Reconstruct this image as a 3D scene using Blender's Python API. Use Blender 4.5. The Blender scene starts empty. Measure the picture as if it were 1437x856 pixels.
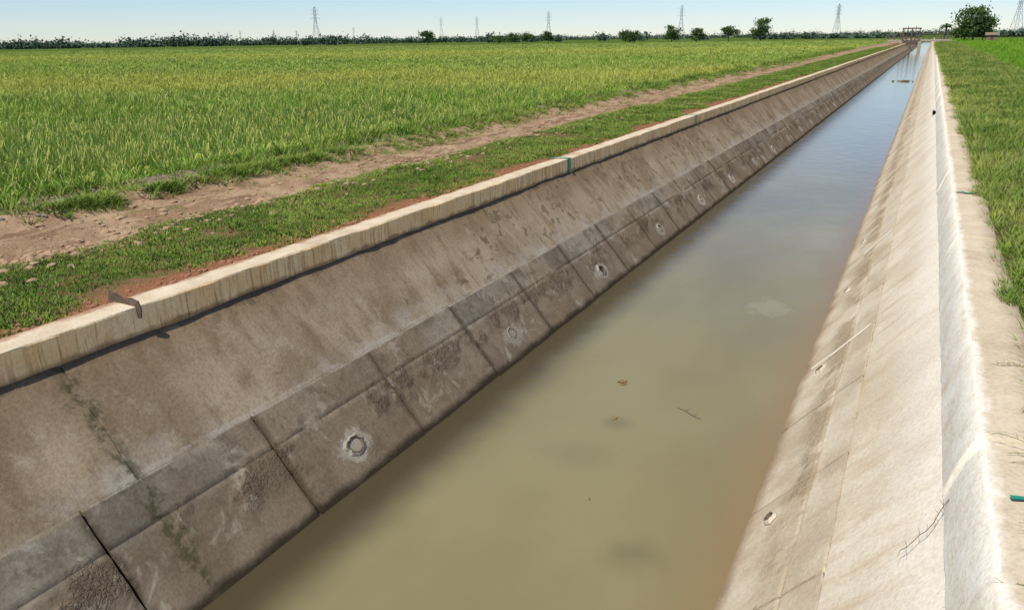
import bpy, math, random
import numpy as np
from mathutils import Vector, Matrix
random.seed(7); rng=np.random.default_rng(7)
sc=bpy.context.scene
COL=sc.collection
# ------------------------------------------------------------------ helpers
_tab=rng.random((256,256))
def vn(x,y,s,seed=0):
    x=np.asarray(x,float)*s+seed*17.3+1000; y=np.asarray(y,float)*s+seed*9.1+1000
    xi=np.floor(x).astype(int); yi=np.floor(y).astype(int); fx=x-xi; fy=y-yi
    fx=fx*fx*(3-2*fx); fy=fy*fy*(3-2*fy)
    g=lambda a,b:_tab[a%256,b%256]
    return (g(xi,yi)*(1-fx)+g(xi+1,yi)*fx)*(1-fy)+(g(xi,yi+1)*(1-fx)+g(xi+1,yi+1)*fx)*fy
def fbm(x,y,s,seed=0,o=4):
    r=0;a=.5
    for i in range(o):
        r=r+a*vn(x,y,s*2**i,seed+i); a*=.5
    return r
def mk(name,verts,faces,mats=(),smooth=False,midx=None,parent=None,link=True):
    me=bpy.data.meshes.new(name)
    me.from_pydata([tuple(v) for v in verts],[],[tuple(f) for f in faces])
    for m in mats: me.materials.append(m)
    if midx is not None: me.polygons.foreach_set('material_index',np.asarray(midx,dtype=np.int32))
    if smooth: me.polygons.foreach_set('use_smooth',[True]*len(me.polygons))
    me.update()
    ob=bpy.data.objects.new(name,me)
    if link: COL.objects.link(ob)
    if parent: ob.parent=parent
    return ob
def empty(name,loc=(0,0,0)):
    e=bpy.data.objects.new(name,None); e.location=loc; e.empty_display_size=.2; COL.objects.link(e); return e
class M:
    def __init__(s,name):
        s.m=bpy.data.materials.new(name); s.m.use_nodes=True; s.t=s.m.node_tree; s.t.nodes.clear()
        s.out=s.n('ShaderNodeOutputMaterial'); s.pos=s.n('ShaderNodeNewGeometry').outputs['Position']
        s.sep=None
    def n(s,k,**kw):
        x=s.t.nodes.new(k)
        for a,b in kw.items(): setattr(x,a,b)
        return x
    def l(s,a,b):
        if isinstance(a,(int,float)): b.default_value=a
        elif isinstance(a,tuple): b.default_value=a if len(a)==4 or b.type=='VECTOR' else a+(1,)
        else: s.t.links.new(a,b)
    def xyz(s):
        if not s.sep:
            n=s.n('ShaderNodeSeparateXYZ'); s.l(s.pos,n.inputs[0]); s.sep=n
        return s.sep.outputs
    def mp(s,scale,vec=None):
        n=s.n('ShaderNodeMapping'); s.l(vec or s.pos,n.inputs[0]); n.inputs['Scale'].default_value=scale; return n.outputs[0]
    def noise(s,scale,detail=4,rough=.55,vec=None,dist=0,out='Fac'):
        n=s.n('ShaderNodeTexNoise'); s.l(vec or s.pos,n.inputs['Vector']); n.inputs['Scale'].default_value=scale
        n.inputs['Detail'].default_value=min(detail,4); n.inputs['Roughness'].default_value=rough; n.inputs['Distortion'].default_value=dist
        return n.outputs[out]
    def vor(s,scale,feat='F1',vec=None,out='Distance'):
        n=s.n('ShaderNodeTexVoronoi',feature=feat); s.l(vec or s.pos,n.inputs['Vector']); n.inputs['Scale'].default_value=scale
        return n.outputs[out]
    def math(s,op,a,b=0,c=0,clamp=False):
        n=s.n('ShaderNodeMath',operation=op); n.use_clamp=clamp
        s.l(a,n.inputs[0]); s.l(b,n.inputs[1]); s.l(c,n.inputs[2]); return n.outputs[0]
    def warp(s,scale,amt):
        n=s.n('ShaderNodeVectorMath',operation='MULTIPLY_ADD'); s.l(s.noise(scale,2,out='Color'),n.inputs[0]); n.inputs[1].default_value=(amt,)*3; s.l(s.pos,n.inputs[2]); return n.outputs[0]
    def rng(s,v,a,b,c=0.,d=1.,smooth=True):
        n=s.n('ShaderNodeMapRange'); n.interpolation_type='SMOOTHSTEP' if smooth else 'LINEAR'
        s.l(v,n.inputs[0])
        for i,q in enumerate((a,b,c,d)): n.inputs[i+1].default_value=q
        return n.outputs[0]
    def mix(s,f,a,b,blend='MIX'):
        n=s.n('ShaderNodeMix',data_type='RGBA',blend_type=blend)
        s.l(f,n.inputs[0]); s.l(a,n.inputs[6]); s.l(b,n.inputs[7]); return n.outputs[2]
    def ramp(s,f,pts):
        n=s.n('ShaderNodeValToRGB'); s.l(f,n.inputs[0]); e=n.color_ramp.elements
        while len(e)<len(pts): e.new(.5)
        for i,(p,c) in enumerate(pts): e[i].position=p; e[i].color=(*c,1)
        return n.outputs[0]
    def bump(s,h,strength=.5,dist=.02,prev=None):
        n=s.n('ShaderNodeBump'); n.inputs['Strength'].default_value=strength; n.inputs['Distance'].default_value=dist
        s.l(h,n.inputs['Height'])
        if prev: s.l(prev,n.inputs['Normal'])
        return n.outputs[0]
    def pr(s,col,rough=.9,nrm=None,spec=.3,metal=0,final=True):
        p=s.n('ShaderNodeBsdfPrincipled'); s.l(col,p.inputs['Base Color']); s.l(rough,p.inputs['Roughness'])
        p.inputs['Specular IOR Level'].default_value=spec; p.inputs['Metallic'].default_value=metal
        if nrm: s.l(nrm,p.inputs['Normal'])
        if final: s.l(p.outputs[0],s.out.inputs[0])
        return p
    def df(s,col,nrm=None):
        d=s.n('ShaderNodeBsdfDiffuse'); s.l(col,d.inputs[0])
        if nrm: s.l(nrm,d.inputs['Normal'])
        s.l(d.outputs[0],s.out.inputs[0])
def simple(name,col,rough=.8,metal=0,var=.25,scale=8):
    m=M(name); n=m.noise(scale,5)
    c=m.mix(n,tuple(v*(1-var) for v in col),tuple(min(1,v*(1+var)) for v in col))
    m.pr(c,rough,m.bump(m.noise(scale*4,4),.3,.01),metal=metal); return m.m

# ------------------------------------------------------------------ geometry constants
H=1.8; XL=-4.889; XR=.486; SL=.86; ZB=-.916; ZM=-1.15; ZW=-1.62; PAN=1.43; P0=3.80; YE=430.
def xl(z): return XL+SL*(-.2-z)
NL=Vector((1,0,SL)).normalized()
# ------------------------------------------------------------------ materials : concrete
def concrete_lining(name,left):
    m=M(name); X,Y,Z=m.xyz()
    big=m.noise(.9,5,.6); med=m.noise(4,6,.7); fine=m.noise(38,4,.65)
    streak=m.noise(1,5,.6,m.mp((2.5,5.5,1.1)))
    fr=m.math('FRACT',m.math('DIVIDE',m.math('SUBTRACT',Y,P0-PAN*20),PAN))
    jd=m.math('MULTIPLY',m.math('MINIMUM',fr,m.math('SUBTRACT',1.,fr)),PAN)
    jd=m.math('ADD',jd,m.math('MULTIPLY',m.math('SUBTRACT',m.noise(11,3),.5),.05))
    def splash(y0,rx,rz):
        f=m.math('SUBTRACT',m.math('MULTIPLY',m.math('FRACT',m.math('DIVIDE',m.math('SUBTRACT',Y,y0-PAN-PAN*20),2*PAN)),2*PAN),PAN)
        a=m.math('POWER',m.math('ABSOLUTE',m.math('DIVIDE',f,rx)),2.); b=m.math('POWER',m.math('ABSOLUTE',m.math('DIVIDE',m.math('ADD',Z,1.405),rz)),2.)
        d=m.math('ADD',m.math('SQRT',m.math('ADD',a,b)),m.math('MULTIPLY',m.math('SUBTRACT',m.noise(8,4,.8),.48),2.0))
        return m.math('MULTIPLY',m.math('SUBTRACT',1.,m.rng(d,.7,1.05)),m.rng(m.noise(.22,1),.38,.58,.45,1.))
    if left:
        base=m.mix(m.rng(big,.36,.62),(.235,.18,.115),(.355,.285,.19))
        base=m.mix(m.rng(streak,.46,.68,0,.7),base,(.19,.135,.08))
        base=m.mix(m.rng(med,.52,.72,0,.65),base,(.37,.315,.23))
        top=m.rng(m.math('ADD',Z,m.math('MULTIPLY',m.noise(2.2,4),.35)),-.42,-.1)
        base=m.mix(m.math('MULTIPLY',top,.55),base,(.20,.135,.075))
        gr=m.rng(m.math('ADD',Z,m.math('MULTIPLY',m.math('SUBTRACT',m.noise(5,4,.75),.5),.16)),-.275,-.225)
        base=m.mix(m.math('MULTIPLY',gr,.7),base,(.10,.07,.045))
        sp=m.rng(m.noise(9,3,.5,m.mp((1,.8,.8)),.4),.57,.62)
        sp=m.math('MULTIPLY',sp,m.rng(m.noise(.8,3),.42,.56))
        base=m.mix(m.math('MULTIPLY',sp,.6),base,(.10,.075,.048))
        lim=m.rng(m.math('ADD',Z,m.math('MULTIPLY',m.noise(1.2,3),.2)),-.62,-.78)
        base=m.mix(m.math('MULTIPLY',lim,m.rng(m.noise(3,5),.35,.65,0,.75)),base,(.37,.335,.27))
        lip=m.math('MULTIPLY',m.rng(Z,ZB+.035,ZB+.02),m.rng(med,.4,.6))
        base=m.mix(m.math('MULTIPLY',lip,.5),base,(.42,.385,.32))
        low=m.rng(Z,ZB+.005,ZB-.01)
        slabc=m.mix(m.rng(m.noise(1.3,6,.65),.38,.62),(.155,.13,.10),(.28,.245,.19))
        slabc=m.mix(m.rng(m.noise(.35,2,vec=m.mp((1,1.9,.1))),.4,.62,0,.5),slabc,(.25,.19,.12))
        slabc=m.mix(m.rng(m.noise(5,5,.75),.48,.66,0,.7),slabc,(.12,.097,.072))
        slabc=m.mix(m.rng(m.math('ADD',Z,m.math('MULTIPLY',m.noise(2,4),.12)),ZM+.09,ZM+.0,0,.5),slabc,(.185,.14,.093))
        slabc=m.mix(m.math('SUBTRACT',1.,m.rng(jd,.0,.07,0.3,1.)),slabc,(.075,.055,.038))
        base=m.mix(low,base,slabc)
        mort=m.math('MULTIPLY',m.rng(Z,ZM+.07,ZM-.02),m.rng(Z,ZM-.26,ZM-.10))
        mm=m.math('MULTIPLY',mort,m.rng(m.noise(1.5,3),.46,.56))
        base=m.mix(m.math('MULTIPLY',mm,.6),base,(.125,.092,.062))
        pale=m.math('MULTIPLY',m.rng(m.noise(2.4,5,.75,dist=.6),.56,.68),low)
        base=m.mix(m.math('MULTIPLY',pale,.6),base,(.38,.345,.28))
        base=m.mix(m.math('MULTIPLY',splash(4.47,.23,.115),.75),base,(.43,.40,.335))
        wet=m.rng(m.math('ADD',Z,m.math('MULTIPLY',m.noise(3,3),.09)),ZW+.13,ZW+.06)
        base=m.mix(wet,base,(.045,.035,.023))
        dy=m.math('ABSOLUTE',m.math('SUBTRACT',m.math('ADD',Y,m.math('MULTIPLY',m.noise(5,4),.3)),2.93))
        base=m.mix(m.math('MULTIPLY',m.rng(dy,.13,.0),m.rng(m.noise(14,3),.4,.6,0,.8)),base,(.065,.06,.03))
    else:
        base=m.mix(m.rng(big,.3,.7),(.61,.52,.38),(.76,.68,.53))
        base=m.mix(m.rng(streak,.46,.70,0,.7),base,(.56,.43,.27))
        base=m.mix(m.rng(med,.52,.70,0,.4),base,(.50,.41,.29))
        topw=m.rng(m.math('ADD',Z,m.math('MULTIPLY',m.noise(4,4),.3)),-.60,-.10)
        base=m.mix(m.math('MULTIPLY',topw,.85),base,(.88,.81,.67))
        low=m.rng(Z,ZB+.005,ZB-.01)
        slabc=m.mix(m.rng(m.noise(1.5,6,.65),.35,.65),(.50,.41,.285),(.64,.56,.425))
        slabc=m.mix(m.math('SUBTRACT',1.,m.rng(jd,.0,.035,0.6,1.)),slabc,(.27,.20,.125))
        base=m.mix(low,base,slabc)
        mort=m.math('MULTIPLY',m.rng(Z,ZM+.05,ZM-.02),m.rng(Z,ZM-.27,ZM-.08))
        mm=m.math('MULTIPLY',mort,m.rng(m.noise(1.7,3),.38,.54))
        base=m.mix(m.math('MULTIPLY',mm,.65),base,(.38,.28,.17))
        base=m.mix(m.math('MULTIPLY',splash(4.93,.15,.08),.5),base,(.72,.67,.56))
        wet=m.rng(m.math('ADD',Z,m.math('MULTIPLY',m.noise(2.5,4),.16)),ZW+.20,ZW+.06)
        base=m.mix(m.math('MULTIPLY',wet,.85),base,(.26,.175,.10))
    base=m.mix(m.rng(fine,.35,.68,0,.45 if left else .35),base,m.mix(1.,base,(.58,.54,.48),'MULTIPLY'))
    pits=m.rng(m.vor(26),.12,.02)
    pits=m.math('MULTIPLY',pits,m.rng(med,.5,.6))
    base=m.mix(m.math('MULTIPLY',pits,.6),base,(.12,.09,.06))
    lump=m.noise(17,5,.75,m.warp(9,.05))
    h=m.math('ADD',m.math('MULTIPLY',med,.5),m.math('MULTIPLY',fine,.35))
    h=m.math('ADD',h,m.math('MULTIPLY',m.math('MULTIPLY',lump,mm),3.6))
    if left:
        crk=m.rng(m.vor(21,'DISTANCE_TO_EDGE',m.warp(12,.09)),0,.12)
        cm=m.math('MULTIPLY',mm,m.rng(m.noise(2.1,2),.5,.56))
        h=m.math('ADD',h,m.math('MULTIPLY',m.math('MULTIPLY',crk,cm),.5))
        base=m.mix(m.math('MULTIPLY',cm,m.rng(crk,.4,0.,0,.5)),base,(.07,.055,.038))
    h=m.math('SUBTRACT',h,m.math('MULTIPLY',pits,.8))
    trowel=m.noise(1,4,.6,m.mp((2,26,6)) if left else m.mp((14,9,14)))
    h=m.math('ADD',h,m.math('MULTIPLY',trowel,.25 if left else .2))
    m.df(base,m.bump(h,.65,.015)); return m.m
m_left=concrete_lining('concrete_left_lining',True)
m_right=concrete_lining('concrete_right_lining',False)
def concrete_coping(name,left):
    m=M(name); X,Y,Z=m.xyz()
    face=m.rng(Z,-.004,-.016)
    topc=m.mix(m.rng(m.noise(3,6,.65),.3,.7),(.55,.445,.30),(.66,.565,.41))
    topc=m.mix(m.rng(m.noise(1.1,5,.7,dist=.6),.52,.7,0,.6),topc,(.38,.25,.155))
    if left:
        rs=m.math('SUBTRACT',1.,m.rng(m.math('ADD',X,m.math('MULTIPLY',m.math('SUBTRACT',m.noise(4,4,.7),.5),.22)),-5.13,-5.05))
        topc=m.mix(m.math('MULTIPLY',rs,.75),topc,(.30,.155,.085))
        facec=m.mix(m.rng(m.noise(1,4,.6,m.mp((3,3,2))),.35,.65),(.88,.59,.28),(.95,.72,.40))
        drip=m.noise(1,4,.65,m.mp((2,26,1.6)))
        dm=m.math('MULTIPLY',m.rng(drip,.48,.62),m.rng(m.noise(1.1,3),.34,.56))
        facec=m.mix(m.math('MULTIPLY',dm,.65),facec,(.48,.27,.11))
        drip2=m.rng(m.noise(1,3,.6,m.mp((2,60,2.5))),.57,.67,0,.65)
        facec=m.mix(drip2,facec,(.30,.16,.07))
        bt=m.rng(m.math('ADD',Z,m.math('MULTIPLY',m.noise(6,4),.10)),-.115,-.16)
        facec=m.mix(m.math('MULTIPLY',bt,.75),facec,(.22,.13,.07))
    else:
        facec=m.mix(m.rng(m.noise(5,5),.35,.65),(.86,.77,.60),(.95,.89,.74))
        facec=m.mix(m.rng(m.noise(2,4,.7),.55,.7,0,.5),facec,(.66,.53,.36))
        ed=m.rng(m.math('ADD',X,m.math('MULTIPLY',m.noise(5,5,.7),.16)),.70,.92)
        topc=m.mix(.35,topc,(.48,.41,.30))
        topc=m.mix(m.math('MULTIPLY',ed,.8),topc,(.32,.25,.16))
        topc=m.mix(m.math('SUBTRACT',1.,m.rng(m.math('ADD',X,m.math('MULTIPLY',m.noise(5,4,.7),.14)),.53,.60)),topc,(.82,.76,.64))
    c=m.mix(face,topc,facec)
    fine=m.noise(45,4,.6)
    c=m.mix(m.rng(fine,.4,.7,0,.3),c,m.mix(1.,c,(.5,.45,.4),'MULTIPLY'))
    h=m.math('ADD',m.math('MULTIPLY',m.noise(12,5),.6),m.math('MULTIPLY',fine,.5))
    m.df(c,m.bump(h,.6,.012)); return m.m
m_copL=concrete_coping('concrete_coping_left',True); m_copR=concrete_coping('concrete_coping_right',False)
m_back=simple('wet_soil_backing',(.05,.038,.026),.9)
m_plaster=simple('lime_plaster',(.31,.275,.22),.9,0,.4,14)
m_plaster2=simple('bright_plaster',(.52,.44,.33),.9,0,.25,14)
m_mud_shade=simple('dark_mud_shade',(.035,.027,.018),.7)  # near-black mud; also stands in for the shade inside the weep holes
m_pvc=simple('weathered_pipe',(.12,.09,.06),.7)

# ------------------------------------------------------------------ canal
canal=empty('irrigation_canal')
def lining_patch(V,F,y0,y1,z0,z1,ny,nz,off,mirror,rough,groove=False,seed=0,thick=.05):
    ys=np.linspace(y0,y1,ny)
    zs=list(z0+(z1-z0)*np.linspace(0,1,nz))
    if groove: zs=sorted(set(zs+[ZM+.010,ZM+.004,ZM-.003,ZM-.010]),reverse=True)
    na=NL; nY=len(ys); nZ=len(zs); b=len(V)
    tilt=random.uniform(-.006,.006) if groove else 0
    def put(x,y,z,d):
        x=x+na.x*d; z=z+na.z*d
        if mirror: x=(XL+XR)-x
        V.append((x,y,z))
    D={}
    for j,y in enumerate(ys):
        for i,z in enumerate(zs):
            d=off+(float(fbm(y,z*1.3,2.3,seed,4))-.5)*rough*2+tilt*(y-y0-.7)
            if groove and abs(z-ZM)<.0045: d-=.007*float(vn(y,0,1.3,15)>.3)
            if groove and ZM-.2<z<ZM-.012: d+=(float(vn(y,z,9,3))-.35)*.012*(vn(y,z,.9,8)>.42)
            jy=0; jz=0
            if ny>10 and (j in(0,nY-1)): jy=(float(vn(y+j*3,z,11,5))-.5)*.012
            if ny>10 and (i in(0,nZ-1)): jz=(float(vn(y,z,8,6))-.5)*.010
            if ny>10 and (j in(0,nY-1) or i in (0,nZ-1)): d-=.005*float(vn(y,z,14,7))
            D[(j,i)]=(xl(z+jz),y+jy,z+jz,d); put(xl(z+jz),y+jy,z+jz,d)
    def fl(q): F.append(q if not mirror else q[::-1])
    for j in range(nY-1):
        for i in range(nZ-1):
            a=b+j*nZ+i; fl((a,a+1,a+nZ+1,a+nZ))
    loop=[(0,i) for i in range(nZ)]+[(j,nZ-1) for j in range(1,nY)]+[(nY-1,i) for i in range(nZ-2,-1,-1)]+[(j,0) for j in range(nY-2,0,-1)]
    s0=len(V)
    for k in loop: x,y,z,d=D[k]; put(x,y,z,d); put(x,y,z,off-thick)
    L=len(loop)
    for k in range(L):
        a=s0+2*k; c=s0+2*((k+1)%L); fl((a,a+1,c+1,c))
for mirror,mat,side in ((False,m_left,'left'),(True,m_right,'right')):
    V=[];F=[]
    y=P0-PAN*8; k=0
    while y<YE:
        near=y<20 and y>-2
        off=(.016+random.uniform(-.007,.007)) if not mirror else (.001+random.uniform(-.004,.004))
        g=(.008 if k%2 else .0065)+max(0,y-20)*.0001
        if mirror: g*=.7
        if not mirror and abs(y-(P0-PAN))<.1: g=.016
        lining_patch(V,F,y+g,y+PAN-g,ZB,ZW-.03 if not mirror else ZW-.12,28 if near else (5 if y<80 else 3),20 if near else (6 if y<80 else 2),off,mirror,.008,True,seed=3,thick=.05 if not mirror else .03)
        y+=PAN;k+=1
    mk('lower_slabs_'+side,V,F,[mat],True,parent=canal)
    V=[];F=[]; L=PAN*3 ; y=2.80-L*3
    while y<YE:
        near=y<18 and y>-3
        lining_patch(V,F,y+.0025,y+L-.0025,-.17,ZB-.03 if not mirror else ZB+.006,60 if near else 6,22 if near else 4,-.006,mirror,.010,False,seed=11,thick=.025)
        y+=L
    mk('upper_lining_'+side,V,F,[mat],True,parent=canal)
    V=[]
    for yy in (-12,YE):
        for z in (-.1,-2.6):
            d=-.035; x=xl(z)+NL.x*d
            if mirror: x=(XL+XR)-x
            V.append((x,yy,z+NL.z*d))
    mk('bedding_'+side,V,[(0,1,3,2)],[m_back],parent=canal)
    V=[];F=[]; y=8.17-4.3*5; k=0
    W=.25 if not mirror else .305
    while y<YE:
        near=-2<y<22; n=60 if near else 6
        ys=np.linspace(y+.003,y+4.3-.003,n)
        b=len(V)
        if not mirror: prof=[(0,-.235),(0,-.12),(0,-.014),(-.004,-.004),(-.014,0),(-W*.5,.004),(-W+.015,0),(-W,-.012),(-W,-.25)]
        else: prof=[(.125,-.345),(.098,-.235),(.062,-.115),(.026,-.030),(-.004,0),(-W*.5,.004),(-W+.015,0),(-W,-.012),(-W,-.25)]
        sh=random.uniform(-.003,.003); dz=random.uniform(-.004,.004)
        for yy in ys:
            for q,(px,pz) in enumerate(prof):
                w=(fbm(yy,pz*3+q*.35,1.7,21)-.5)*(.020)+(vn(yy,q*.4,9,4)-.5)*.008
                x=XL+px+sh+w*(1 if q<6 else 2.5)+.004
                z=pz+dz+((fbm(yy,px*4,2.2,31)-.5)*.014 if 1<q<8 else 0)
                if mirror: x=(XL+XR)-x
                V.append((x,yy,z))
        P=len(prof)
        for j in range(n-1):
            for i in range(P-1):
                a=b+j*P+i; qd=(a,a+P,a+P+1,a+1)
                F.append(qd if mirror else qd[::-1])
        for e in (0,n-1):
            F.append(tuple(b+e*P+i for i in range(P)))
        y+=4.3;k+=1
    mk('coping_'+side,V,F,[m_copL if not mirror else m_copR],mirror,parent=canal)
def slope_frame(y,z,mirror):
    nx=NL.x*(-1 if mirror else 1); n=Vector((nx,0,NL.z)); x=xl(z)
    if mirror: x=(XL+XR)-x
    u=Vector((0,1,0)); v=n.cross(u)
    return Vector((x,y,z)),n,u,v
for side,nm,pm_ in ((False,'weep_holes_left',m_plaster),(True,'weep_holes_right',m_plaster2)):
    V=[];F=[];MI=[]
    yy=4.47 if not side else 4.93
    while yy<(26 if not side else 14):
        o,n,u,v=slope_frame(yy,1.8-3.203,side)
        b=len(V); K=40; big=random.uniform(.75,1.05)*(1 if not side else .6)
        if abs(yy-4.47)<.01: big=1.1
        sd=random.random()*50
        rad=[(1.,-.016),(.86,.0),(.72,.008),(.62,.010),(.58,.006),(.56,.0),(.54,-.010)]
        for ri,(r,hh) in enumerate(rad):
            for a in range(K):
                th=a*2*math.pi/K
                wob=float(fbm(math.cos(th)*1.1+sd,math.sin(th)*1.1,2.2,5))-.47
                rr=r*.105*big*(1+(.9*wob if ri<3 else .5*wob))
                p=o+u*(math.cos(th)*rr*1.1)+v*(math.sin(th)*rr*.95)+n*(hh+(.020 if not side else .014)+(random.random()-.5)*.004*(0<ri<5))
                V.append(p)
        for ri in range(len(rad)-1):
            for a in range(K):
                a2=(a+1)%K
                F.append((b+ri*K+a,b+ri*K+a2,b+(ri+1)*K+a2,b+(ri+1)*K+a)); MI.append(0 if ri<2 else 1)
        F.append(tuple(b+(len(rad)-1)*K+a for a in range(K))); MI.append(2)
        yy+=PAN*2
    mk(nm,V,F,[pm_,m_pvc,m_mud_shade],True,MI,parent=canal)
V=[];F=[]
for yj,z0,z1 in ((8.05,ZB-.02,ZW+.1),(12.4,ZB,ZW+.3)):
    n_=26; b=len(V)
    for i in range(n_):
        t=i/(n_-1); z=z0+(z1-z0)*t
        o,n,u,v=slope_frame(yj+(fbm(t*3,yj,2,5)-.5)*.10,z,True)
        w=.012+.02*random.random()
        V+= [o+n*.004-u*w,o+n*.014,o+n*.004+u*w]
    for i in range(n_-1):
        a=b+i*3; F+=[(a,a+1,a+4,a+3),(a+1,a+2,a+5,a+4)]
mk('plaster_seams',V,F,[simple('seam_plaster',(.68,.62,.50),.9,0,.2,14)],True,parent=canal)

# ------------------------------------------------------------------ water
m=M('murky_canal_water'); X,Y,Z=m.xyz()
c=m.mix(m.rng(m.noise(.5,3,vec=m.mp((1,.5,1))),.3,.7),(.19,.163,.078),(.235,.205,.102))
def blob(cx,cy,rx,ry,soft=.5,ns=2.,amp=.7):
    a=m.math('POWER',m.math('ABSOLUTE',m.math('DIVIDE',m.math('SUBTRACT',X,cx),rx)),2); b=m.math('POWER',m.math('ABSOLUTE',m.math('DIVIDE',m.math('SUBTRACT',Y,cy),ry)),2)
    d=m.math('ADD',m.math('SQRT',m.math('ADD',a,b)),m.math('MULTIPLY',m.math('SUBTRACT',m.noise(ns,4),.5),amp))
    return m.math('SUBTRACT',1.,m.rng(d,soft,1.))
c=m.mix(m.math('MULTIPLY',blob(-1.35,4.4,.34,.34,-.2,3,1.2),.42),c,(.09,.078,.04))
c=m.mix(m.math('MULTIPLY',blob(-2.3,5.5,.6,.4,.0),.25),c,(.12,.10,.05))
c=m.mix(m.math('MULTIPLY',blob(-2.15,6.2,.22,.22,.0),.35),c,(.10,.085,.045))
c=m.mix(m.math('MULTIPLY',blob(-1.46,10.2,.34,.45,.4,7,1.6),.28),c,(.36,.33,.22))
c=m.mix(m.math('MULTIPLY',blob(-1.2,14.5,.45,1.4,.3,2,1),.25),c,(.32,.28,.17))
ed=m.rng(m.math('ADD',X,m.math('MULTIPLY',m.noise(1.6,4),.35)),-1.05,-.5)
c=m.mix(m.math('MULTIPLY',ed,.65),c,(.235,.155,.075))
bank_shade=m.math('SUBTRACT',1.,m.rng(m.math('ADD',X,m.math('MULTIPLY',m.math('SUBTRACT',m.noise(1.6,4),.5),.2)),-3.5,-2.95))
c=m.mix(m.math('MULTIPLY',bank_shade,.9),c,(.045,.035,.02))  # left bank's shadow and dark reflection painted into the water colour
hh=m.math('ADD',m.noise(2.6,3,.5,m.mp((1.2,.8,1))),m.math('MULTIPLY',m.noise(14,2,.5,m.mp((1.3,.8,1))),.22))
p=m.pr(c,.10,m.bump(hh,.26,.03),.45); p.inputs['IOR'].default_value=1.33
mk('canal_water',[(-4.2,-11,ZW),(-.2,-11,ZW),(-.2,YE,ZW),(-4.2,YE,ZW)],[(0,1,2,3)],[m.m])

# ------------------------------------------------------------------ ground
def field_color(m,k=1.):
    X,Y,Z=m.xyz()
    t=m.math('ADD',m.math('MULTIPLY',X,-.476),m.math('MULTIPLY',Y,.88))
    t=m.math('ADD',t,m.math('MULTIPLY',m.math('SUBTRACT',m.noise(.06,2,.6),.5),24))
    t=m.math('DIVIDE',t,200.)
    g=(.115*k,.20*k,.030*k); g2=(.145*k,.225*k,.036*k); ye=(.26*k,.265*k,.052*k); ol=(.18*k,.225*k,.042*k); dk=(.10*k,.165*k,.038*k)
    c=m.ramp(t,[(0,g2),(.09,g),(.15,g2),(.195,ye),(.25,ye),(.30,g2),(.40,g),(.55,ol),(.7,ye),(.8,g2),(1,dk)])
    c=m.mix(m.rng(m.noise(.5,3,.7),.42,.66,0,.5),c,(.215*k,.25*k,.048*k))
    c=m.mix(m.rng(m.noise(.17,2,.6,m.mp((1,.6,1))),.52,.66,0,.6),c,(.075*k,.14*k,.024*k))
    return c
m=M('ground'); X,Y,Z=m.xyz()
wob=m.math('MULTIPLY',m.math('SUBTRACT',m.noise(1.1,5,.65),.5),1.3)
xw=m.math('ADD',X,wob)
med=m.noise(7,6,.7); fine=m.noise(30,4,.65)
grass=m.mix(m.rng(med,.42,.6),(.19,.11,.06),(.09,.12,.03))
dirt=m.mix(m.rng(m.noise(1.6,6,.65),.32,.68),(.26,.165,.095),(.41,.29,.18))
dirt=m.mix(m.rng(m.noise(2.6,5,.7,m.mp((1.5,.35,1))),.5,.64,0,.9),dirt,(.19,.115,.068))
dirt=m.mix(m.rng(m.vor(13),.32,.05,0,.35),dirt,(.42,.31,.20))
grav=m.mix(m.rng(fine,.35,.65),(.15,.11,.075),(.31,.25,.185))
grav=m.mix(m.rng(med,.5,.62,0,.7),grav,(.12,.11,.045))
fld=field_color(m,.7)
c=m.mix(m.rng(xw,-9.95,-10.25),grav,fld)
c2=m.mix(m.rng(xw,-9.4,-9.0),c,dirt)
c3=m.mix(m.rng(xw,-7.25,-6.85),c2,grass)
c4=m.mix(m.rng(m.math('ADD',X,m.math('MULTIPLY',wob,.35)),-5.6,-5.3),c3,(.26,.12,.062))
gr=m.mix(m.rng(med,.4,.6),(.14,.10,.055),(.08,.12,.03))
c5=m.mix(m.rng(X,0,.01),c4,gr)
c6=m.mix(m.rng(xw,4.0,4.4),c5,fld)
far=m.rng(Y,YE-3,YE); c6=m.mix(far,c6,fld)
h=m.math('ADD',m.math('MULTIPLY',med,.7),m.math('MULTIPLY',fine,.4))
m.df(c6,m.bump(h,.9,.06)); m_ground=m.m
def gz(x,y):
    x=np.asarray(x,float); y=np.asarray(y,float)
    z=-.035+(fbm(x,y,1.3,2)-.5)*.05
    d=np.clip((-7.0-x)/.3,0,1)*np.clip((x+9.1)/.3,0,1)
    wy=(fbm(y*0,y,.25,9)-.5)*.5
    rut=np.exp(-((x+7.45+wy)/.22)**2)+.7*np.exp(-((x+8.35+wy)/.2)**2)
    z=z-d*.03-rut*.05+d*(fbm(x,y,4.5,6)-.5)*.10
    z=z+.07*np.exp(-((x+8.9)/.22)**2)
    g2=np.exp(-((x+9.55)/.35)**2); z=z-.05*g2+g2*(fbm(x,y,3.5,16)-.5)*.12
    z=z-np.clip((-10.-x)/.8,0,1)*.2-np.clip((x-4.)/.8,0,1)*.2
    far=np.clip((np.hypot(x,y)-80)/100,0,1)
    return z*(1-far)+far*np.where((x<-10)|(x>4.4),-.23,-.05)
xs=np.concatenate([-np.geomspace(6000,13,38),np.arange(-12.6,-10,.2),np.arange(-10,-5.13,.09),[-5.10]])
xr=np.concatenate([[.72],np.arange(.8,5.2,.2),np.geomspace(5.6,6000,38)])
ysg=np.concatenate([np.arange(-14,2,1.),np.arange(2,22,.1),np.arange(22,50,.35),np.geomspace(50,YE-.01,60),[YE],np.geomspace(YE+3,6500,34)])
allx=np.concatenate([xs,[-5.09,.71],xr]); nL=len(xs)
XX,YY=np.meshgrid(allx,ysg); ZZ=gz(XX,YY)
trench=(YY<YE-.005)
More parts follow.
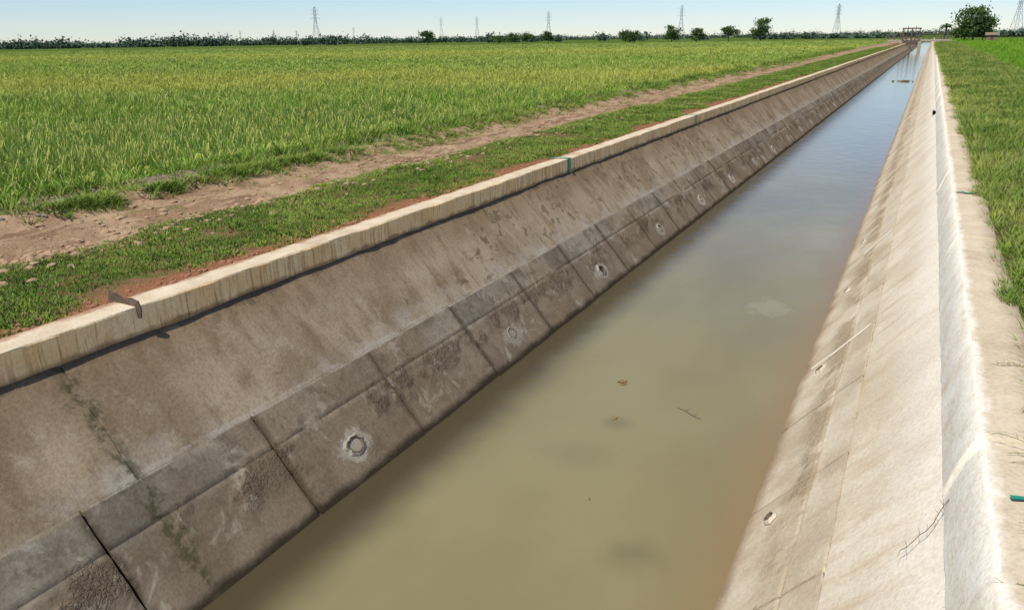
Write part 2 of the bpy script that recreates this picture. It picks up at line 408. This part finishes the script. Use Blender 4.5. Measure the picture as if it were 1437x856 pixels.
for ci in (nL,nL+1): ZZ[:,ci]=np.where(trench[:,ci],-2.6,-.05)
ZZ[:,nL-1]=-.06; ZZ[:,nL+2]=-.06
V=np.stack([XX,YY,ZZ],-1).reshape(-1,3); nX=len(allx)
F=[(j*nX+i,j*nX+i+1,(j+1)*nX+i+1,(j+1)*nX+i) for j in range(len(ysg)-1) for i in range(nX-1)]
mk('ground',V,F,[m_ground],True)

# ------------------------------------------------------------------ vegetation sources
def leafmat(name,colfn):
    m=M(name); c=colfn(m)
    oi=m.n('ShaderNodeObjectInfo').outputs['Random']
    c=m.mix(m.math('MULTIPLY',oi,.5),c,m.mix(1.,c,(.6,.66,.5),'MULTIPLY'))
    m.df(c); return m.m
m_rice=leafmat('rice_leaf',lambda m:field_color(m,1.75))
m_ear=leafmat('rice_ear',lambda m:m.mix(m.noise(.2,1),(.38,.42,.11),(.52,.49,.16)))
m_grass=leafmat('verge_grass_leaf',lambda m:m.mix(m.rng(m.noise(.9,2),.35,.65),(.13,.225,.035),(.25,.33,.065)))
m_grassR=leafmat('bank_grass_leaf',lambda m:m.mix(m.rng(m.noise(.6,2),.35,.65),(.14,.24,.04),(.32,.36,.085)))
m_dry=leafmat('dry_grass_leaf',lambda m:m.mix(m.noise(1.5,1),(.42,.34,.18),(.24,.21,.09)))
m_riceR=leafmat('young_rice_leaf',lambda m:m.mix(m.rng(m.noise(.2,2),.3,.7),(.15,.33,.03),(.24,.38,.05)))
def tuft(name,nb,h,w,spread,mats,bend=.5,segs=3,ears=0,rad=.05,dry=0.):
    V=[];F=[];MI=[]
    for k in range(nb+ears):
        ear=k>=nb
        a=random.uniform(0,6.283); r=random.random()**.7*rad
        bx,by=math.cos(a)*r,math.sin(a)*r
        az=a+random.uniform(-.8,.8); hh=h*random.uniform(.55,1.05)*(1.05 if ear else 1)
        lean=spread*random.uniform(.2,1.); bd=bend*random.uniform(.3,1.2)*(1.3 if ear else 1)
        px,py,pz=bx,by,-.03; ang=lean; sl=hh/segs; b=len(V)
        fw=random.uniform(0,3.14)
        for s in range(segs+1):
            t=s/segs; ww=w*(1-t**1.6*.92)*.5*random.uniform(.85,1.1)
            if ear: ww=w*(.25 if t<.6 else .6)
            ox,oy=math.cos(fw)*ww,math.sin(fw)*ww
            V+=[(px-ox,py-oy,pz),(px+ox,py+oy,pz)]
            px+=math.cos(az)*math.sin(ang)*sl; py+=math.sin(az)*math.sin(ang)*sl; pz+=math.cos(ang)*sl
            ang+=bd*(t+.35)
            if ang>2.4: ang=2.4
        for s in range(segs):
            c=b+s*2; F.append((c,c+1,c+3,c+2)); MI.append(1 if (ear and s>=segs-1) else 0)
        if not ear and dry and random.random()<dry:
            for q in range(segs): MI[-1-q]=1
    return mk(name,V,F,mats,False,MI,link=False)
rice=[tuft('rice_hill',28,.44,.012,.65,[m_rice,m_ear],.5,2,5,.11) for _ in range(5)]
riceR=[tuft('young_rice_hill',22,.50,.015,.35,[m_riceR,m_ear],.35,2,0,.08) for _ in range(3)]
short=[tuft('short_grass',26,.085,.011,1.0,[m_grass,m_dry],.5,2,0,.09,.08) for _ in range(3)]
creep=[tuft('creeping_weed',36,.065,.024,1.4,[m_grass,m_dry],.5,2,0,.14,.05) for _ in range(4)]
bank=[tuft('bank_grass',30,.19,.011,.85,[m_grassR,m_dry],.55,3,0,.10,.14) for _ in range(4)]
tall=[tuft('tall_weed',34,.22,.014,1.05,[m_grass,m_dry],.6,3,0,.13,.14) for _ in range(3)]
def scatter(name,P,S,variants):
    P=np.asarray(P,np.float32); N=len(P)
    me=bpy.data.meshes.new(name); me.vertices.add(N); me.vertices.foreach_set('co',P.ravel())
    a=me.attributes.new('scl','FLOAT_VECTOR','POINT'); a.data.foreach_set('vector',np.asarray(S,np.float32).ravel())
    R=np.zeros((N,3),np.float32); R[:,0]=rng.normal(0,.08,N); R[:,1]=rng.normal(0,.08,N); R[:,2]=rng.uniform(0,6.283,N)
    a=me.attributes.new('rot','FLOAT_VECTOR','POINT'); a.data.foreach_set('vector',R.ravel())
    a=me.attributes.new('idx','INT','POINT'); a.data.foreach_set('value',rng.integers(0,len(variants),N).astype(np.int32))
    ob=bpy.data.objects.new(name,me); COL.objects.link(ob)
    g=bpy.data.node_groups.new(name+'_gn','GeometryNodeTree')
    g.interface.new_socket('Geometry',in_out='INPUT',socket_type='NodeSocketGeometry')
    g.interface.new_socket('Geometry',in_out='OUTPUT',socket_type='NodeSocketGeometry')
    gi=g.nodes.new('NodeGroupInput'); go=g.nodes.new('NodeGroupOutput')
    iop=g.nodes.new('GeometryNodeInstanceOnPoints'); jn=g.nodes.new('GeometryNodeJoinGeometry')
    for v in variants:
        oi=g.nodes.new('GeometryNodeObjectInfo'); oi.inputs['Object'].default_value=v; oi.inputs['As Instance'].default_value=True
        g.links.new(oi.outputs['Geometry'],jn.inputs[0])
    def na(nm,t):
        x=g.nodes.new('GeometryNodeInputNamedAttribute'); x.data_type=t; x.inputs['Name'].default_value=nm
        return [o for o in x.outputs if o.enabled and o.name=='Attribute'][0]
    g.links.new(gi.outputs[0],iop.inputs['Points']); g.links.new(jn.outputs[0],iop.inputs['Instance'])
    iop.inputs['Pick Instance'].default_value=True
    g.links.new(na('idx','INT'),iop.inputs['Instance Index'])
    g.links.new(na('rot','FLOAT_VECTOR'),iop.inputs['Rotation'])
    g.links.new(na('scl','FLOAT_VECTOR'),iop.inputs['Scale'])
    g.links.new(iop.outputs[0],go.inputs[0])
    md=ob.modifiers.new('scatter','NODES'); md.node_group=g
    return ob
def polar(n,r0,r1,b0,b1,ex):
    u=rng.random(n); e=ex+2
    r=(r0**e+u*(r1**e-r0**e))**(1/e); b=np.radians(rng.uniform(b0,b1,n))
    return r*np.sin(b),r*np.cos(b),r
x1,y1,r1=polar(9500,10.5,22,-76,-22,0); x2,y2,r2=polar(56000,22,330,-72,-1.6,-1.45)
x=np.concatenate([x1,x2]); y=np.concatenate([y1,y2]); r=np.concatenate([r1,r2])
edge=-10.25+(fbm(y,y*0,.3,13)-.5)*.9+(fbm(y,y*0,1.6,14)-.5)*.5
k=(x<edge)&(y>1)&(fbm(x,y,.25,40)>.2); x,y,r=x[k],y[k],r[k]
hs=.60+.65*fbm(x,y,.22,41); ws=np.clip((r/22)**.58,1,4)*rng.uniform(.8,1.2,len(x))
hs=hs*rng.uniform(.7,1.2,len(x))*np.clip(.5+(edge[k]-x)*.4,.5,1)
scatter('rice_field',np.stack([x,y,gz(x,y)],1),np.stack([ws,ws,hs],1),rice)
n=9000; y=3+rng.random(n)**1.5*300; x=4.3+rng.random(n)**1.5*(3+y*.28)
ws=np.clip((y/20)**.6,1,4.5); hs=rng.uniform(.8,1.1,len(x))
scatter('young_rice_field',np.stack([x,y,gz(x,y)],1),np.stack([ws,ws,hs],1),riceR)
n=42000; y=1.+rng.random(n)**1.9*130; x=rng.uniform(-7.35,-5.16,n)
w=fbm(x,y,1.1,50); e2=(fbm(y,y*0,.8,51)-.5)*.9
k=(w>.30+.30*np.exp(-((x+5.15)/.30)**2)+.10*np.exp(-((x+6.2)/.2)**2)*(fbm(y,y*0,.3,55)>.5))&(x>-7.15+e2)
x,y=x[k],y[k]; s=np.clip((y/12)**.45,.85,3.2)*rng.uniform(.6,1.25,len(x))*(.6+.8*fbm(x,y,.7,52))
scatter('verge_grass',np.stack([x,y,gz(x,y)],1),np.stack([s,s,s*np.clip(12/np.maximum(y,12),.45,1)**.3],1),short+creep)
P=[];S=[]
for cx,cy,rx,ry,nn in ((-8.83,5.7,.2,.5,110),(-8.8,6.96,.14,.26,50),(-8.93,8.4,.28,.8,190),(-8.9,9.9,.25,.9,140),(-8.6,12.6,.35,1.6,230),(-8.9,16,.3,2.,180),(-9.,21,.3,3.,180),(-9.9,9.6,.2,1.3,80),(-9.0,28,.35,5,200),(-9.0,40,.35,8,220),(-9,60,.4,14,220)):
    for _ in range(nn):
        px=random.gauss(cx,rx*.75); py=random.gauss(cy,ry*.75); sc_=random.uniform(.35,1.)*(.7 if cy>11 and cy<15 else 1)*(1+max(0,cy-20)*.01)
        P.append((px,py,float(gz(px,py)))); S.append((sc_,sc_,sc_*.8))
for _ in range(1900):
    py=3+random.random()**1.6*120; px=-9.98+random.gauss(0,.36)+(float(fbm(py,0,.3,13))-.5)*.9
    if vn(px,py,.5,61)<.34: continue
    sc_=random.uniform(.5,1.5)*(1+py*.008); P.append((px,py,float(gz(px,py)))); S.append((sc_,sc_,sc_))
scatter('track_weeds',P,S,tall)
n=2600; y=3+rng.random(n)**1.7*70; x=rng.uniform(-10,-6.9,n); k=fbm(x,y,.8,63)>.49; x,y=x[k],y[k]; s=rng.uniform(.3,.9,len(x))
scatter('track_sprigs',np.stack([x,y,gz(x,y)],1),np.stack([s,s,s],1),short)
n=34000; y=1.5+rng.random(n)**1.8*190; x=.80+rng.random(n)**1.15*3.7
k=(fbm(x,y,.8,70)>.30)&(x>.82+(fbm(y,y*0,1.5,71)-.5)*.3); x,y=x[k],y[k]
n2=320; y2=2+rng.random(n2)**1.3*16; x2=rng.uniform(.70,.80,n2); k=fbm(y2,y2*0,1.1,77)>.52; x2,y2=x2[k],y2[k]
s=np.clip((y/14)**.5,.9,3.6)*rng.uniform(.6,1.3,len(x))*(.6+.7*fbm(x,y,.5,72)); s2=rng.uniform(.3,.65,len(x2))
S3=np.concatenate([np.stack([s,s,s*np.clip(14/np.maximum(y,14),.5,1)**.4],1),np.stack([s2,s2,s2],1)])
P3=np.concatenate([np.stack([x,y,gz(x,y)],1),np.stack([x2,y2,x2*0+.004],1)])
scatter('bank_grass',P3,S3,bank)

def rock(name,mat):
    import bmesh
    bm=bmesh.new(); bmesh.ops.create_icosphere(bm,subdivisions=2,radius=1)
    sd=random.random()*99
    for v in bm.verts:
        f=.7+.6*float(vn(v.co.x+sd,v.co.y*1.3+v.co.z*2.1,1.4,3)); v.co=Vector((v.co.x*f*1.2,v.co.y*f,v.co.z*f*.6))
    me=bpy.data.meshes.new(name); bm.to_mesh(me); bm.free(); me.materials.append(mat)
    return bpy.data.objects.new(name,me)
m_clod=simple('dry_clay',(.35,.235,.14),.95,0,.3,3); m_stone=simple('grey_gravel',(.25,.205,.155),.9,0,.4,3); m_red=simple('red_clay',(.28,.13,.07),.95,0,.3,3)
n=6500; y=3+rng.random(n)**1.8*55; x=np.where(rng.random(n)<.55,rng.normal(-7.1,.3,n),rng.uniform(-9.2,-7,n)); s=.006+.04*rng.random(n)**4
scatter('clay_clods',np.stack([x,y,gz(x,y)+.002],1),np.stack([s,s,s],1),[rock('clod',m_clod) for _ in range(3)])
n=5500; y=3+rng.random(n)**1.8*45; x=rng.normal(-9.55,.3,n); s=.005+.03*rng.random(n)**3
scatter('track_gravel',np.stack([x,y,gz(x,y)+.002],1),np.stack([s,s,s],1),[rock('stone',m_stone) for _ in range(3)])
n=2500; y=1.5+rng.random(n)**1.6*30; x=-5.14-np.abs(rng.normal(0,.13,n)); s=.005+.022*rng.random(n)**3
scatter('red_soil_crumbs',np.stack([x,y,np.where(x>-5.15,.0,gz(x,y)+.002)],1),np.stack([s,s,s],1),[rock('crumb',m_red) for _ in range(3)])

# ------------------------------------------------------------------ trees
def treeleaf(name,a,b):
    m=M(name); c=m.mix(m.rng(m.noise(.7,2),.35,.65),a,b); m.df(c); return m.m
m_tl=treeleaf('tree_foliage',(.045,.08,.028),(.10,.155,.045)); m_tl2=treeleaf('distant_foliage_haze',(.065,.10,.075),(.105,.15,.095))  # distant foliage: bluish air haze mixed into the leaf colour
m_bark=simple('bark',(.12,.09,.065),.9)
def quads(C,size,flat=.0):
    n=len(C); a=rng.normal(size=(n,3)); a/=np.linalg.norm(a,axis=1)[:,None]
    b=np.cross(a,rng.normal(size=(n,3))); b/=np.linalg.norm(b,axis=1)[:,None]
    s=(size*rng.uniform(.6,1.3,n))[:,None]; a=a*s; b=b*s*.6
    V=np.stack([C-a,C-b,C+a,C+b],1).reshape(-1,3); F=np.arange(4*n).reshape(-1,4)
    return V,F
def tube(V,F,p0,p1,r0,r1,k=7):
    p0=Vector(p0);p1=Vector(p1);d=(p1-p0).normalized(); u=d.orthogonal().normalized(); v=d.cross(u); b=len(V)
    for p,r in ((p0,r0),(p1,r1)):
        for i in range(k):
            t=i*6.2832/k; V.append(tuple(p+u*math.cos(t)*r+v*math.sin(t)*r))
    for i in range(k): F.append((b+i,b+(i+1)%k,b+k+(i+1)%k,b+k+i))
    F.append(tuple(b+k+i for i in range(k)))
def bp(off,dist):
    a=math.atan(off/1143)-math.radians(27.38); return (math.sin(a)*dist,math.cos(a)*dist,-.2)
def tree(name,loc,h,w,cl=16,flat=1.,trunk=.3,per=110,leaf=.32,mat=None):
    V=[];F=[]; th=h*trunk
    lean=random.uniform(-.06,.06)*h
    tube(V,F,(0,0,-.3),(lean*.4,0,th),h*.035,h*.024); tube(V,F,(lean*.4,0,th),(lean,0,h*.75),h*.024,h*.008)
    C=[]
    for i in range(cl):
        a=i*2.4+random.random(); q=random.random()**.6
        z=th+ (h-th)*random.uniform(.12,.92); rel=(z-th)/(h-th)
        rr=w*.5*q*math.sqrt(max(.08,1-(rel*2-1)**2*.8))*.82
        c=(lean*rel+math.cos(a)*rr,math.sin(a)*rr,z)
        C.append(c); tube(V,F,(lean*.5,0,th+(z-th)*.35),c,h*.012,h*.004,5)
    nt=len(F); pts=[]
    for c in C:
        s=w*random.uniform(.09,.15)
        pts.append(np.array(c)+rng.normal(size=(per,3))*np.array([s,s,s*.62*flat]))
    pts=np.concatenate(pts); qv,qf=quads(pts,leaf)
    F=F+[tuple(f) for f in (qf+len(V))]; V=V+[tuple(v) for v in qv]
    ob=mk(name,V,F,[m_bark,mat or m_tl],False,[0]*nt+[1]*len(qf)); ob.location=loc; ob.rotation_euler=(0,0,random.uniform(0,6))
    return ob
T=[('broadleaf_tree',350,340,8.6,8.4,22,1.,.22),
   ('flat_topped_tree',305,360,6.2,9,14,.5,.35),
   ('broadleaf_tree',260,360,5.2,6.6,12,1.,.2),('broadleaf_tree',225,350,7.,7.4,14,1.,.2),
   ('broadleaf_tree',172,340,5.2,5.8,10,1,.2),('broadleaf_tree',160,345,5.,6.8,10,1,.15),
   ('broadleaf_tree',648,250,8.2,9,26,1.,.15),('broadleaf_tree',636,262,6.4,7.2,16,1,.15),('broadleaf_tree',662,255,6,7,14,1,.15),
   ('slender_tree',-118,300,5.2,5.0,10,1.,.35),('slender_tree',52,330,4.8,4.6,9,1.3,.3),
   ('broadleaf_tree',0,420,5.,7.4,10,1,.15),('broadleaf_tree',20,430,5.4,7.4,10,1,.15),('broadleaf_tree',-18,425,4.6,6.5,9,1,.15)]
for nm,o,d,h,w,cl,fl,tk in T: tree(nm,bp(o,d),h,w,cl,fl,tk)
V=[];F=[]
tube(V,F,(0,0,-.3),(.2,0,3.9),.16,.11)
nt=len(F)
for i in range(22):
    a=i*6.283/22+random.random()*.2; p=Vector((.2,0,3.9)); e=random.uniform(.1,1.1); n_=7
    for s in range(n_):
        w=.32*math.sin(math.pi*(s+.7)/(n_+.4)); side=Vector((-math.sin(a),math.cos(a),0))
        V+= [tuple(p-side*w-Vector((0,0,.1*w))),tuple(p),tuple(p+side*w-Vector((0,0,.1*w)))]
        p=p+Vector((math.cos(a)*math.cos(e),math.sin(a)*math.cos(e),math.sin(e)))*.33; e-=.33
    b=len(V)-3*n_
    for s in range(n_-1):
        c=b+s*3; F+=[(c,c+1,c+4,c+3),(c+1,c+2,c+5,c+4)]
pm=mk('coconut_palm',V,F,[m_bark,m_tl],False,[0]*nt+[1]*(len(F)-nt)); pm.location=bp(607,240)
pts=[]
def clump(off,dist,w,h,n):
    cx,cy,_=bp(off,dist)
    for q in range(max(2,int(w/3))):
        ox=random.uniform(-w,w)*.5; oy=random.uniform(-w,w)*.5; hh=h*random.uniform(.55,1.)
        pts.append(np.array([cx+ox,cy+oy,hh*.5-.2])+rng.normal(size=(n,3))*np.array([w*.12+.8,w*.12+.8,hh*.23]))
for o in range(-735,-610,7): clump(o,700,14,random.uniform(4.,9.5),60)
for o in range(-600,-540,10): clump(o,700,10,random.uniform(3.,5),40)
for o in range(-540,-400,7): clump(o,720,12,random.uniform(5,11),60)
for o in range(-400,-200,8): clump(o,760,12,random.uniform(4,11),60)
for o in range(-200,60,9): clump(o,820,13,random.uniform(4,9),50)
for o in range(-760,790,7): clump(o,1300,18,random.uniform(5,11),36)
for o in (-30,-12,5,25,60,130,165,180,230,275,-290,-262,-255): clump(o,600,9,random.uniform(4.5,7.5),80)
for o in range(350,560,12): clump(o,560,10,random.uniform(2.5,4.4),60)
for o in range(640,760,12): clump(o,500,10,random.uniform(2.5,4.),60)
pts=np.concatenate(pts); pts[:,2]=np.maximum(pts[:,2],.0)
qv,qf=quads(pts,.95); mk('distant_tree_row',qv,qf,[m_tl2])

# ------------------------------------------------------------------ pylons
m_py=simple('galvanised_steel_haze',(.26,.29,.33),.6)
def pylon(off,dist,h):
    V=[];F=[]; th=.17
    lv=[0,.2,.38,.52,.64,.74,.83,.91,1.]; wd=lambda t:(.085*(1-t/.64)+.026 if t<.64 else .026)*h
    cor=[(1,1),(1,-1),(-1,-1),(-1,1)]
    for i in range(len(lv)-1):
        a,b=lv[i],lv[i+1]; wa,wb=wd(a),wd(b)
        if i==len(lv)-2: wb=.004*h
        for q in range(4):
            c,d=cor[q],cor[(q+1)%4]
            A=(c[0]*wa,c[1]*wa,a*h);B=(c[0]*wb,c[1]*wb,b*h);C=(d[0]*wa,d[1]*wa,a*h);D=(d[0]*wb,d[1]*wb,b*h)
            tube(V,F,A,B,th,th,4); tube(V,F,A,D,th*.55,th*.55,3); tube(V,F,C,B,th*.55,th*.55,3)
    for t,L in ((.68,.13),(.79,.11),(.90,.10)):
        for s in (1,-1):
            tube(V,F,(s*.028*h,0,t*h),(s*L*h,0,t*h+.005*h),th*.8,th*.5,4); tube(V,F,(s*.028*h,0,(t+.045)*h),(s*L*h,0,t*h+.005*h),th*.7,th*.4,4)
            tube(V,F,(s*L*h,0,t*h),(s*L*h,0,(t-.03)*h),.12,.12,4)
    o=mk('transmission_tower',V,F,[m_py]); o.location=bp(off,dist); o.rotation_euler=(0,0,random.uniform(.3,1.1)); return o
for o,d,h in ((-273,1000,42),(-221,1500,27),(-98,1300,37),(-48,1250,36),(52,1150,39),(237,1020,39),(455,980,35),(706,1000,45),(-301,1900,28),(-333,1900,30),(-380,2000,30),(-398,2000,28),(-130,1900,26)):
    pylon(o,d,h)

# ------------------------------------------------------------------ sluice bridge
m_conc=simple('aged_concrete',(.36,.31,.24),.9); m_rust=simple('rusty_steel',(.11,.08,.06),.75)
def box(V,F,x0,x1,y0,y1,z0,z1,c=.02):
    b=len(V)
    for z,i in ((z0,0),(z0+c,1),(z1-c,1),(z1,0)):
        q=c if i==0 else 0
        V+=[(x0+q,y0+q,z),(x1-q,y0+q,z),(x1-q,y1-q,z),(x0+q,y1-q,z)]
    F.append((b+3,b+2,b+1,b)); F.append((b+12,b+13,b+14,b+15))
    for l in range(3):
        for i in range(4): F.append((b+l*4+i,b+l*4+(i+1)%4,b+l*4+4+(i+1)%4,b+l*4+4+i))
sb=empty('sluice_gate_bridge',(0,190,0))
V=[];F=[]
for x in (-5.9,-2.4,1.0): box(V,F,x-.3,x+.3,-.8,3.2,-2.4,.35)
box(V,F,-8.5,3.4,-.2,2.6,.352,.72)
mk('piers_and_deck',V,F,[m_conc],parent=sb)
V=[];F=[]
for yy in (-.1,2.5):
    for x in np.arange(-8.4,3.4,1.1): box(V,F,x-.07,x+.07,yy-.07,yy+.07,.7,1.9,.005)
    for z in (1.25,1.85): box(V,F,-8.5,3.4,yy-.05,yy+.05,z-.06,z+.06,.005)
mk('railings',V,F,[m_rust],parent=sb)
V=[];F=[]
for x in (-5.7,-4.1,-2.6): box(V,F,x-.12,x+.12,-.7,-.46,-2.,2.9)
box(V,F,-5.95,-2.35,-.78,-.42,2.8,3.05)
box(V,F,-5.6,-2.7,-.66,-.56,-.3,.6)
for x in (-4.9,-3.4): tube(V,F,(x,-.6,.2),(x,-.6,3.4),.06,.06,8)
mk('gate_frame',V,F,[m_rust],parent=sb)
hut=empty('farm_hut',(*bp(674,246)[:2],-.1)); V=[];F=[]
box(V,F,-1.3,1.3,-1,1,0,1.5); mk('walls',V,F,[simple('hut_wall',(.22,.15,.10))],parent=hut)
mk('roof',[(-1.6,-1.3,1.4),(1.6,-1.3,1.4),(1.6,0,2.1),(-1.6,0,2.1),(-1.6,1.3,1.4),(1.6,1.3,1.4)],[(0,1,2,3),(3,2,5,4)],[simple('hut_roof',(.20,.15,.10))],parent=hut)
V=[];F=[]; box(V,F,-.35,.35,-1.03,-1.004,0.05,1.35,.005); mk('door',V,F,[m_rust],parent=hut)

# ------------------------------------------------------------------ small things
m_tape=simple('green_tape',(.02,.24,.15),.45,0,.25,10)
def ribbon(name,pts,w,axis=(0,1,0),mat=None):
    V=[];F=[]; ax=Vector(axis)
    for p in pts:
        p=Vector(p); jj=Vector((random.uniform(-1,1),random.uniform(-1,1),0))*.006; ww=w*random.uniform(.35,.6); V+=[p-ax*ww+jj,p+ax*ww-jj]
    for i in range(len(pts)-1): F.append((2*i,2*i+1,2*i+3,2*i+2))
    ob=mk(name,V,F,[mat or m_tape]); sm=ob.modifiers.new('t','SOLIDIFY'); sm.thickness=.0015; return ob
for yy in (11.35,19.2):
    ribbon('green_tape',[(-5.16,yy-.12,.016),(-5.05,yy-.07,.024),(-4.95,yy-.02,.020),(-4.868,yy,.014),(-4.855,yy+.01,-.08),(-4.850,yy-.01,-.17),(-4.84,yy+.02,-.24)],.07)
ribbon('green_tape',[(.50,10.5,.016),(.55,10.53,.024),(.61,10.49,.016),(.66,10.5,.02),(.74,10.55,.026)],.06)
ribbon('green_tape',[(.54,3.33,.014),(.59,3.34,.018),(.64,3.31,.014),(.70,3.34,.018),(.76,3.31,.014)],.024)
ribbon('green_tape',[(.50,22,.014),(.62,22.1,.03),(.8,22,.016)],.06)
yy=3.44
prof=[(-5.17,-.06),(-5.2,.02),(-5.18,.09),(-5.12,.065),(-5.08,.08),(-5.0,.05),(-4.93,.06),(-4.868,.04),(-4.852,-.02),(-4.862,-.09),(-4.90,-.09),(-4.90,-.0)]
V=[(x,yy-.004+(.01*math.sin(i)),z) for i,(x,z) in enumerate(prof)]+[(x,yy+.006+(.01*math.sin(i)),z) for i,(x,z) in enumerate(prof)]
n_=len(prof); F=[tuple(range(n_)),tuple(range(2*n_-1,n_-1,-1))]+[(i,(i+1)%n_,n_+(i+1)%n_,n_+i) for i in range(n_)]
mk('steel_plate',V,F,[simple('plate_rust',(.12,.085,.06),.8)])
m_leaf=simple('brown_leaf',(.24,.15,.06),.7)
def leafobj(name,x,y,s):
    V=[];F=[]
    n_=6
    for i in range(n_):
        t=i/(n_-1); w=math.sin(math.pi*min(t+.08,1))*.4*s
        V+= [(-w,(t-.5)*s*1.6,.02*s+.18*s*t*t+.12*w),(0,(t-.5)*s*1.6,.005+.16*s*t*t),(w,(t-.5)*s*1.6,.02*s+.18*s*t*t+.12*w)]
    for i in range(n_-1):
        a=i*3; F+=[(a,a+1,a+4,a+3),(a+1,a+2,a+5,a+4)]
    o=mk(name,V,F,[m_leaf],True); o.location=(x,y,ZW+.004); o.rotation_euler=(0,0,random.uniform(0,6)); o.modifiers.new('t','SOLIDIFY').thickness=.003; return o
leafobj('floating_leaf',-2.41,7.08,.075); leafobj('floating_leaf',-2.37,7.03,.05); leafobj('floating_leaf',-2.19,6.27,.05)
leafobj('floating_leaf',-1.9,4.9,.02)
V=[];F=[]
p=Vector((-1.72,6.75,ZW+.004))
for i in range(6):
    q=p+Vector((.045,-.03+random.uniform(-.02,.02),.002)); tube(V,F,p,q,.003,.0025,6); p=q
    if i in(1,3): tube(V,F,p,p+Vector((.03,.05,.01)),.0025,.001,5)
mk('floating_twig',V,F,[m_bark])
C=np.array([-1.5,68,ZW+.02])+rng.normal(size=(70,3))*np.array([.22,.4,.02]); qv,qf=quads(C,.10); mk('floating_weed_mat',qv,qf,[simple('weed_mat',(.20,.15,.09),.9)])
o,n,u,v=slope_frame(26,1.8-2.156,True); V=[];F=[]
pp=o+n*.035-u*.45
for i in range(6):
    q=pp+u*.16+v*random.uniform(-.02,.02)+n*random.uniform(-.005,.005); tube(V,F,pp,q,.05-.005*i,.045-.005*i,8); pp=q
mk('driftwood',V,F,[m_mud_shade])
def dryweed(x,y,h,seed):
    random.seed(seed); V=[];F=[]
    for s in range(5):
        p=Vector((random.uniform(-.04,.04),random.uniform(-.04,.04),0)); d=Vector((-.8+random.uniform(-.4,.4),random.uniform(-.6,.5),random.uniform(.25,.7))).normalized()
        L=h*random.uniform(.5,1); n_=7
        for i in range(n_):
            q=p+d*L/n_; tube(V,F,p,q,.0014,.0012,5)
            if i>0:
                for _ in range(2):
                    e=(d+Vector((random.uniform(-1,1),random.uniform(-1,1),random.uniform(-.5,.7)))*.9).normalized(); tube(V,F,q,q+e*L*.13,.0013,.0006,4)
            d=(d+Vector((0,random.uniform(-.15,.15),-.12))).normalized(); p=q
    ob=mk('dry_weed',V,F,[simple('dry_stem',(.24,.22,.09),.9)]); ob.location=(x,y,-.02)
dryweed(.78,3.75,.36,3); dryweed(.80,2.75,.34,5); dryweed(.78,4.9,.28,8); dryweed(.74,3.1,.25,12)
V=[];F=[]
o,n,u,v=slope_frame(3.75,-.30,True); p=o+n*.03
for i in range(8):
    q=p+Vector((-.022+random.uniform(-.008,.008),-.03+random.uniform(-.03,.03),-.024)); tube(V,F,p,q,.002,.0016,5)
    for s_ in (-1,1):
        if random.random()<.6: tube(V,F,q,q+u*s_*random.uniform(.03,.07)+v*random.uniform(-.02,.02)+n*.008,.0014,.0007,4)
    p=q
mk('fallen_twig',V,F,[m_bark])

# ------------------------------------------------------------------ world, sun, camera
S=Vector((-.11,-.47,.86)).normalized()
w=bpy.data.worlds.new('World'); sc.world=w; w.use_nodes=True; nt=w.node_tree
bg=nt.nodes['Background']; sky=nt.nodes.new('ShaderNodeTexSky'); sky.sky_type='NISHITA'; sky.sun_disc=False
sky.sun_elevation=math.asin(S.z); sky.sun_rotation=math.atan2(S.x,S.y); sky.air_density=1.; sky.dust_density=.0; sky.ozone_density=2.5
tint=nt.nodes.new('ShaderNodeMix'); tint.data_type='RGBA'; tint.blend_type='MULTIPLY'; tint.inputs[0].default_value=1; tint.inputs[7].default_value=(.78,.88,1.10,1)
nt.links.new(sky.outputs[0],tint.inputs[6]); nt.links.new(tint.outputs[2],bg.inputs[0]); bg.inputs[1].default_value=.115
sl=bpy.data.lights.new('sun','SUN'); sl.energy=5.0; sl.angle=math.radians(.5); sl.color=(1,.935,.81)
so=bpy.data.objects.new('sun',sl); COL.objects.link(so); so.rotation_euler=S.to_track_quat('Z','Y').to_euler(); so.location=(0,0,30)
cam=bpy.data.cameras.new('camera'); co=bpy.data.objects.new('camera',cam); COL.objects.link(co)
cam.sensor_width=36; cam.lens=36*1080/1437; cam.clip_end=12000; cam.clip_start=.05
d=Vector((592,380,-1080)).normalized(); d2=Vector((-718,362,-1080)); up=d.cross(d2).normalized()
if up.y<0: up=-up
xx=d.cross(up)
R=Matrix((xx,d,up))
co.matrix_world=Matrix.Translation((0,0,1.8))@R.to_4x4()
sc.camera=co
sc.view_settings.view_transform='Standard'; sc.view_settings.look='None'; sc.view_settings.exposure=0
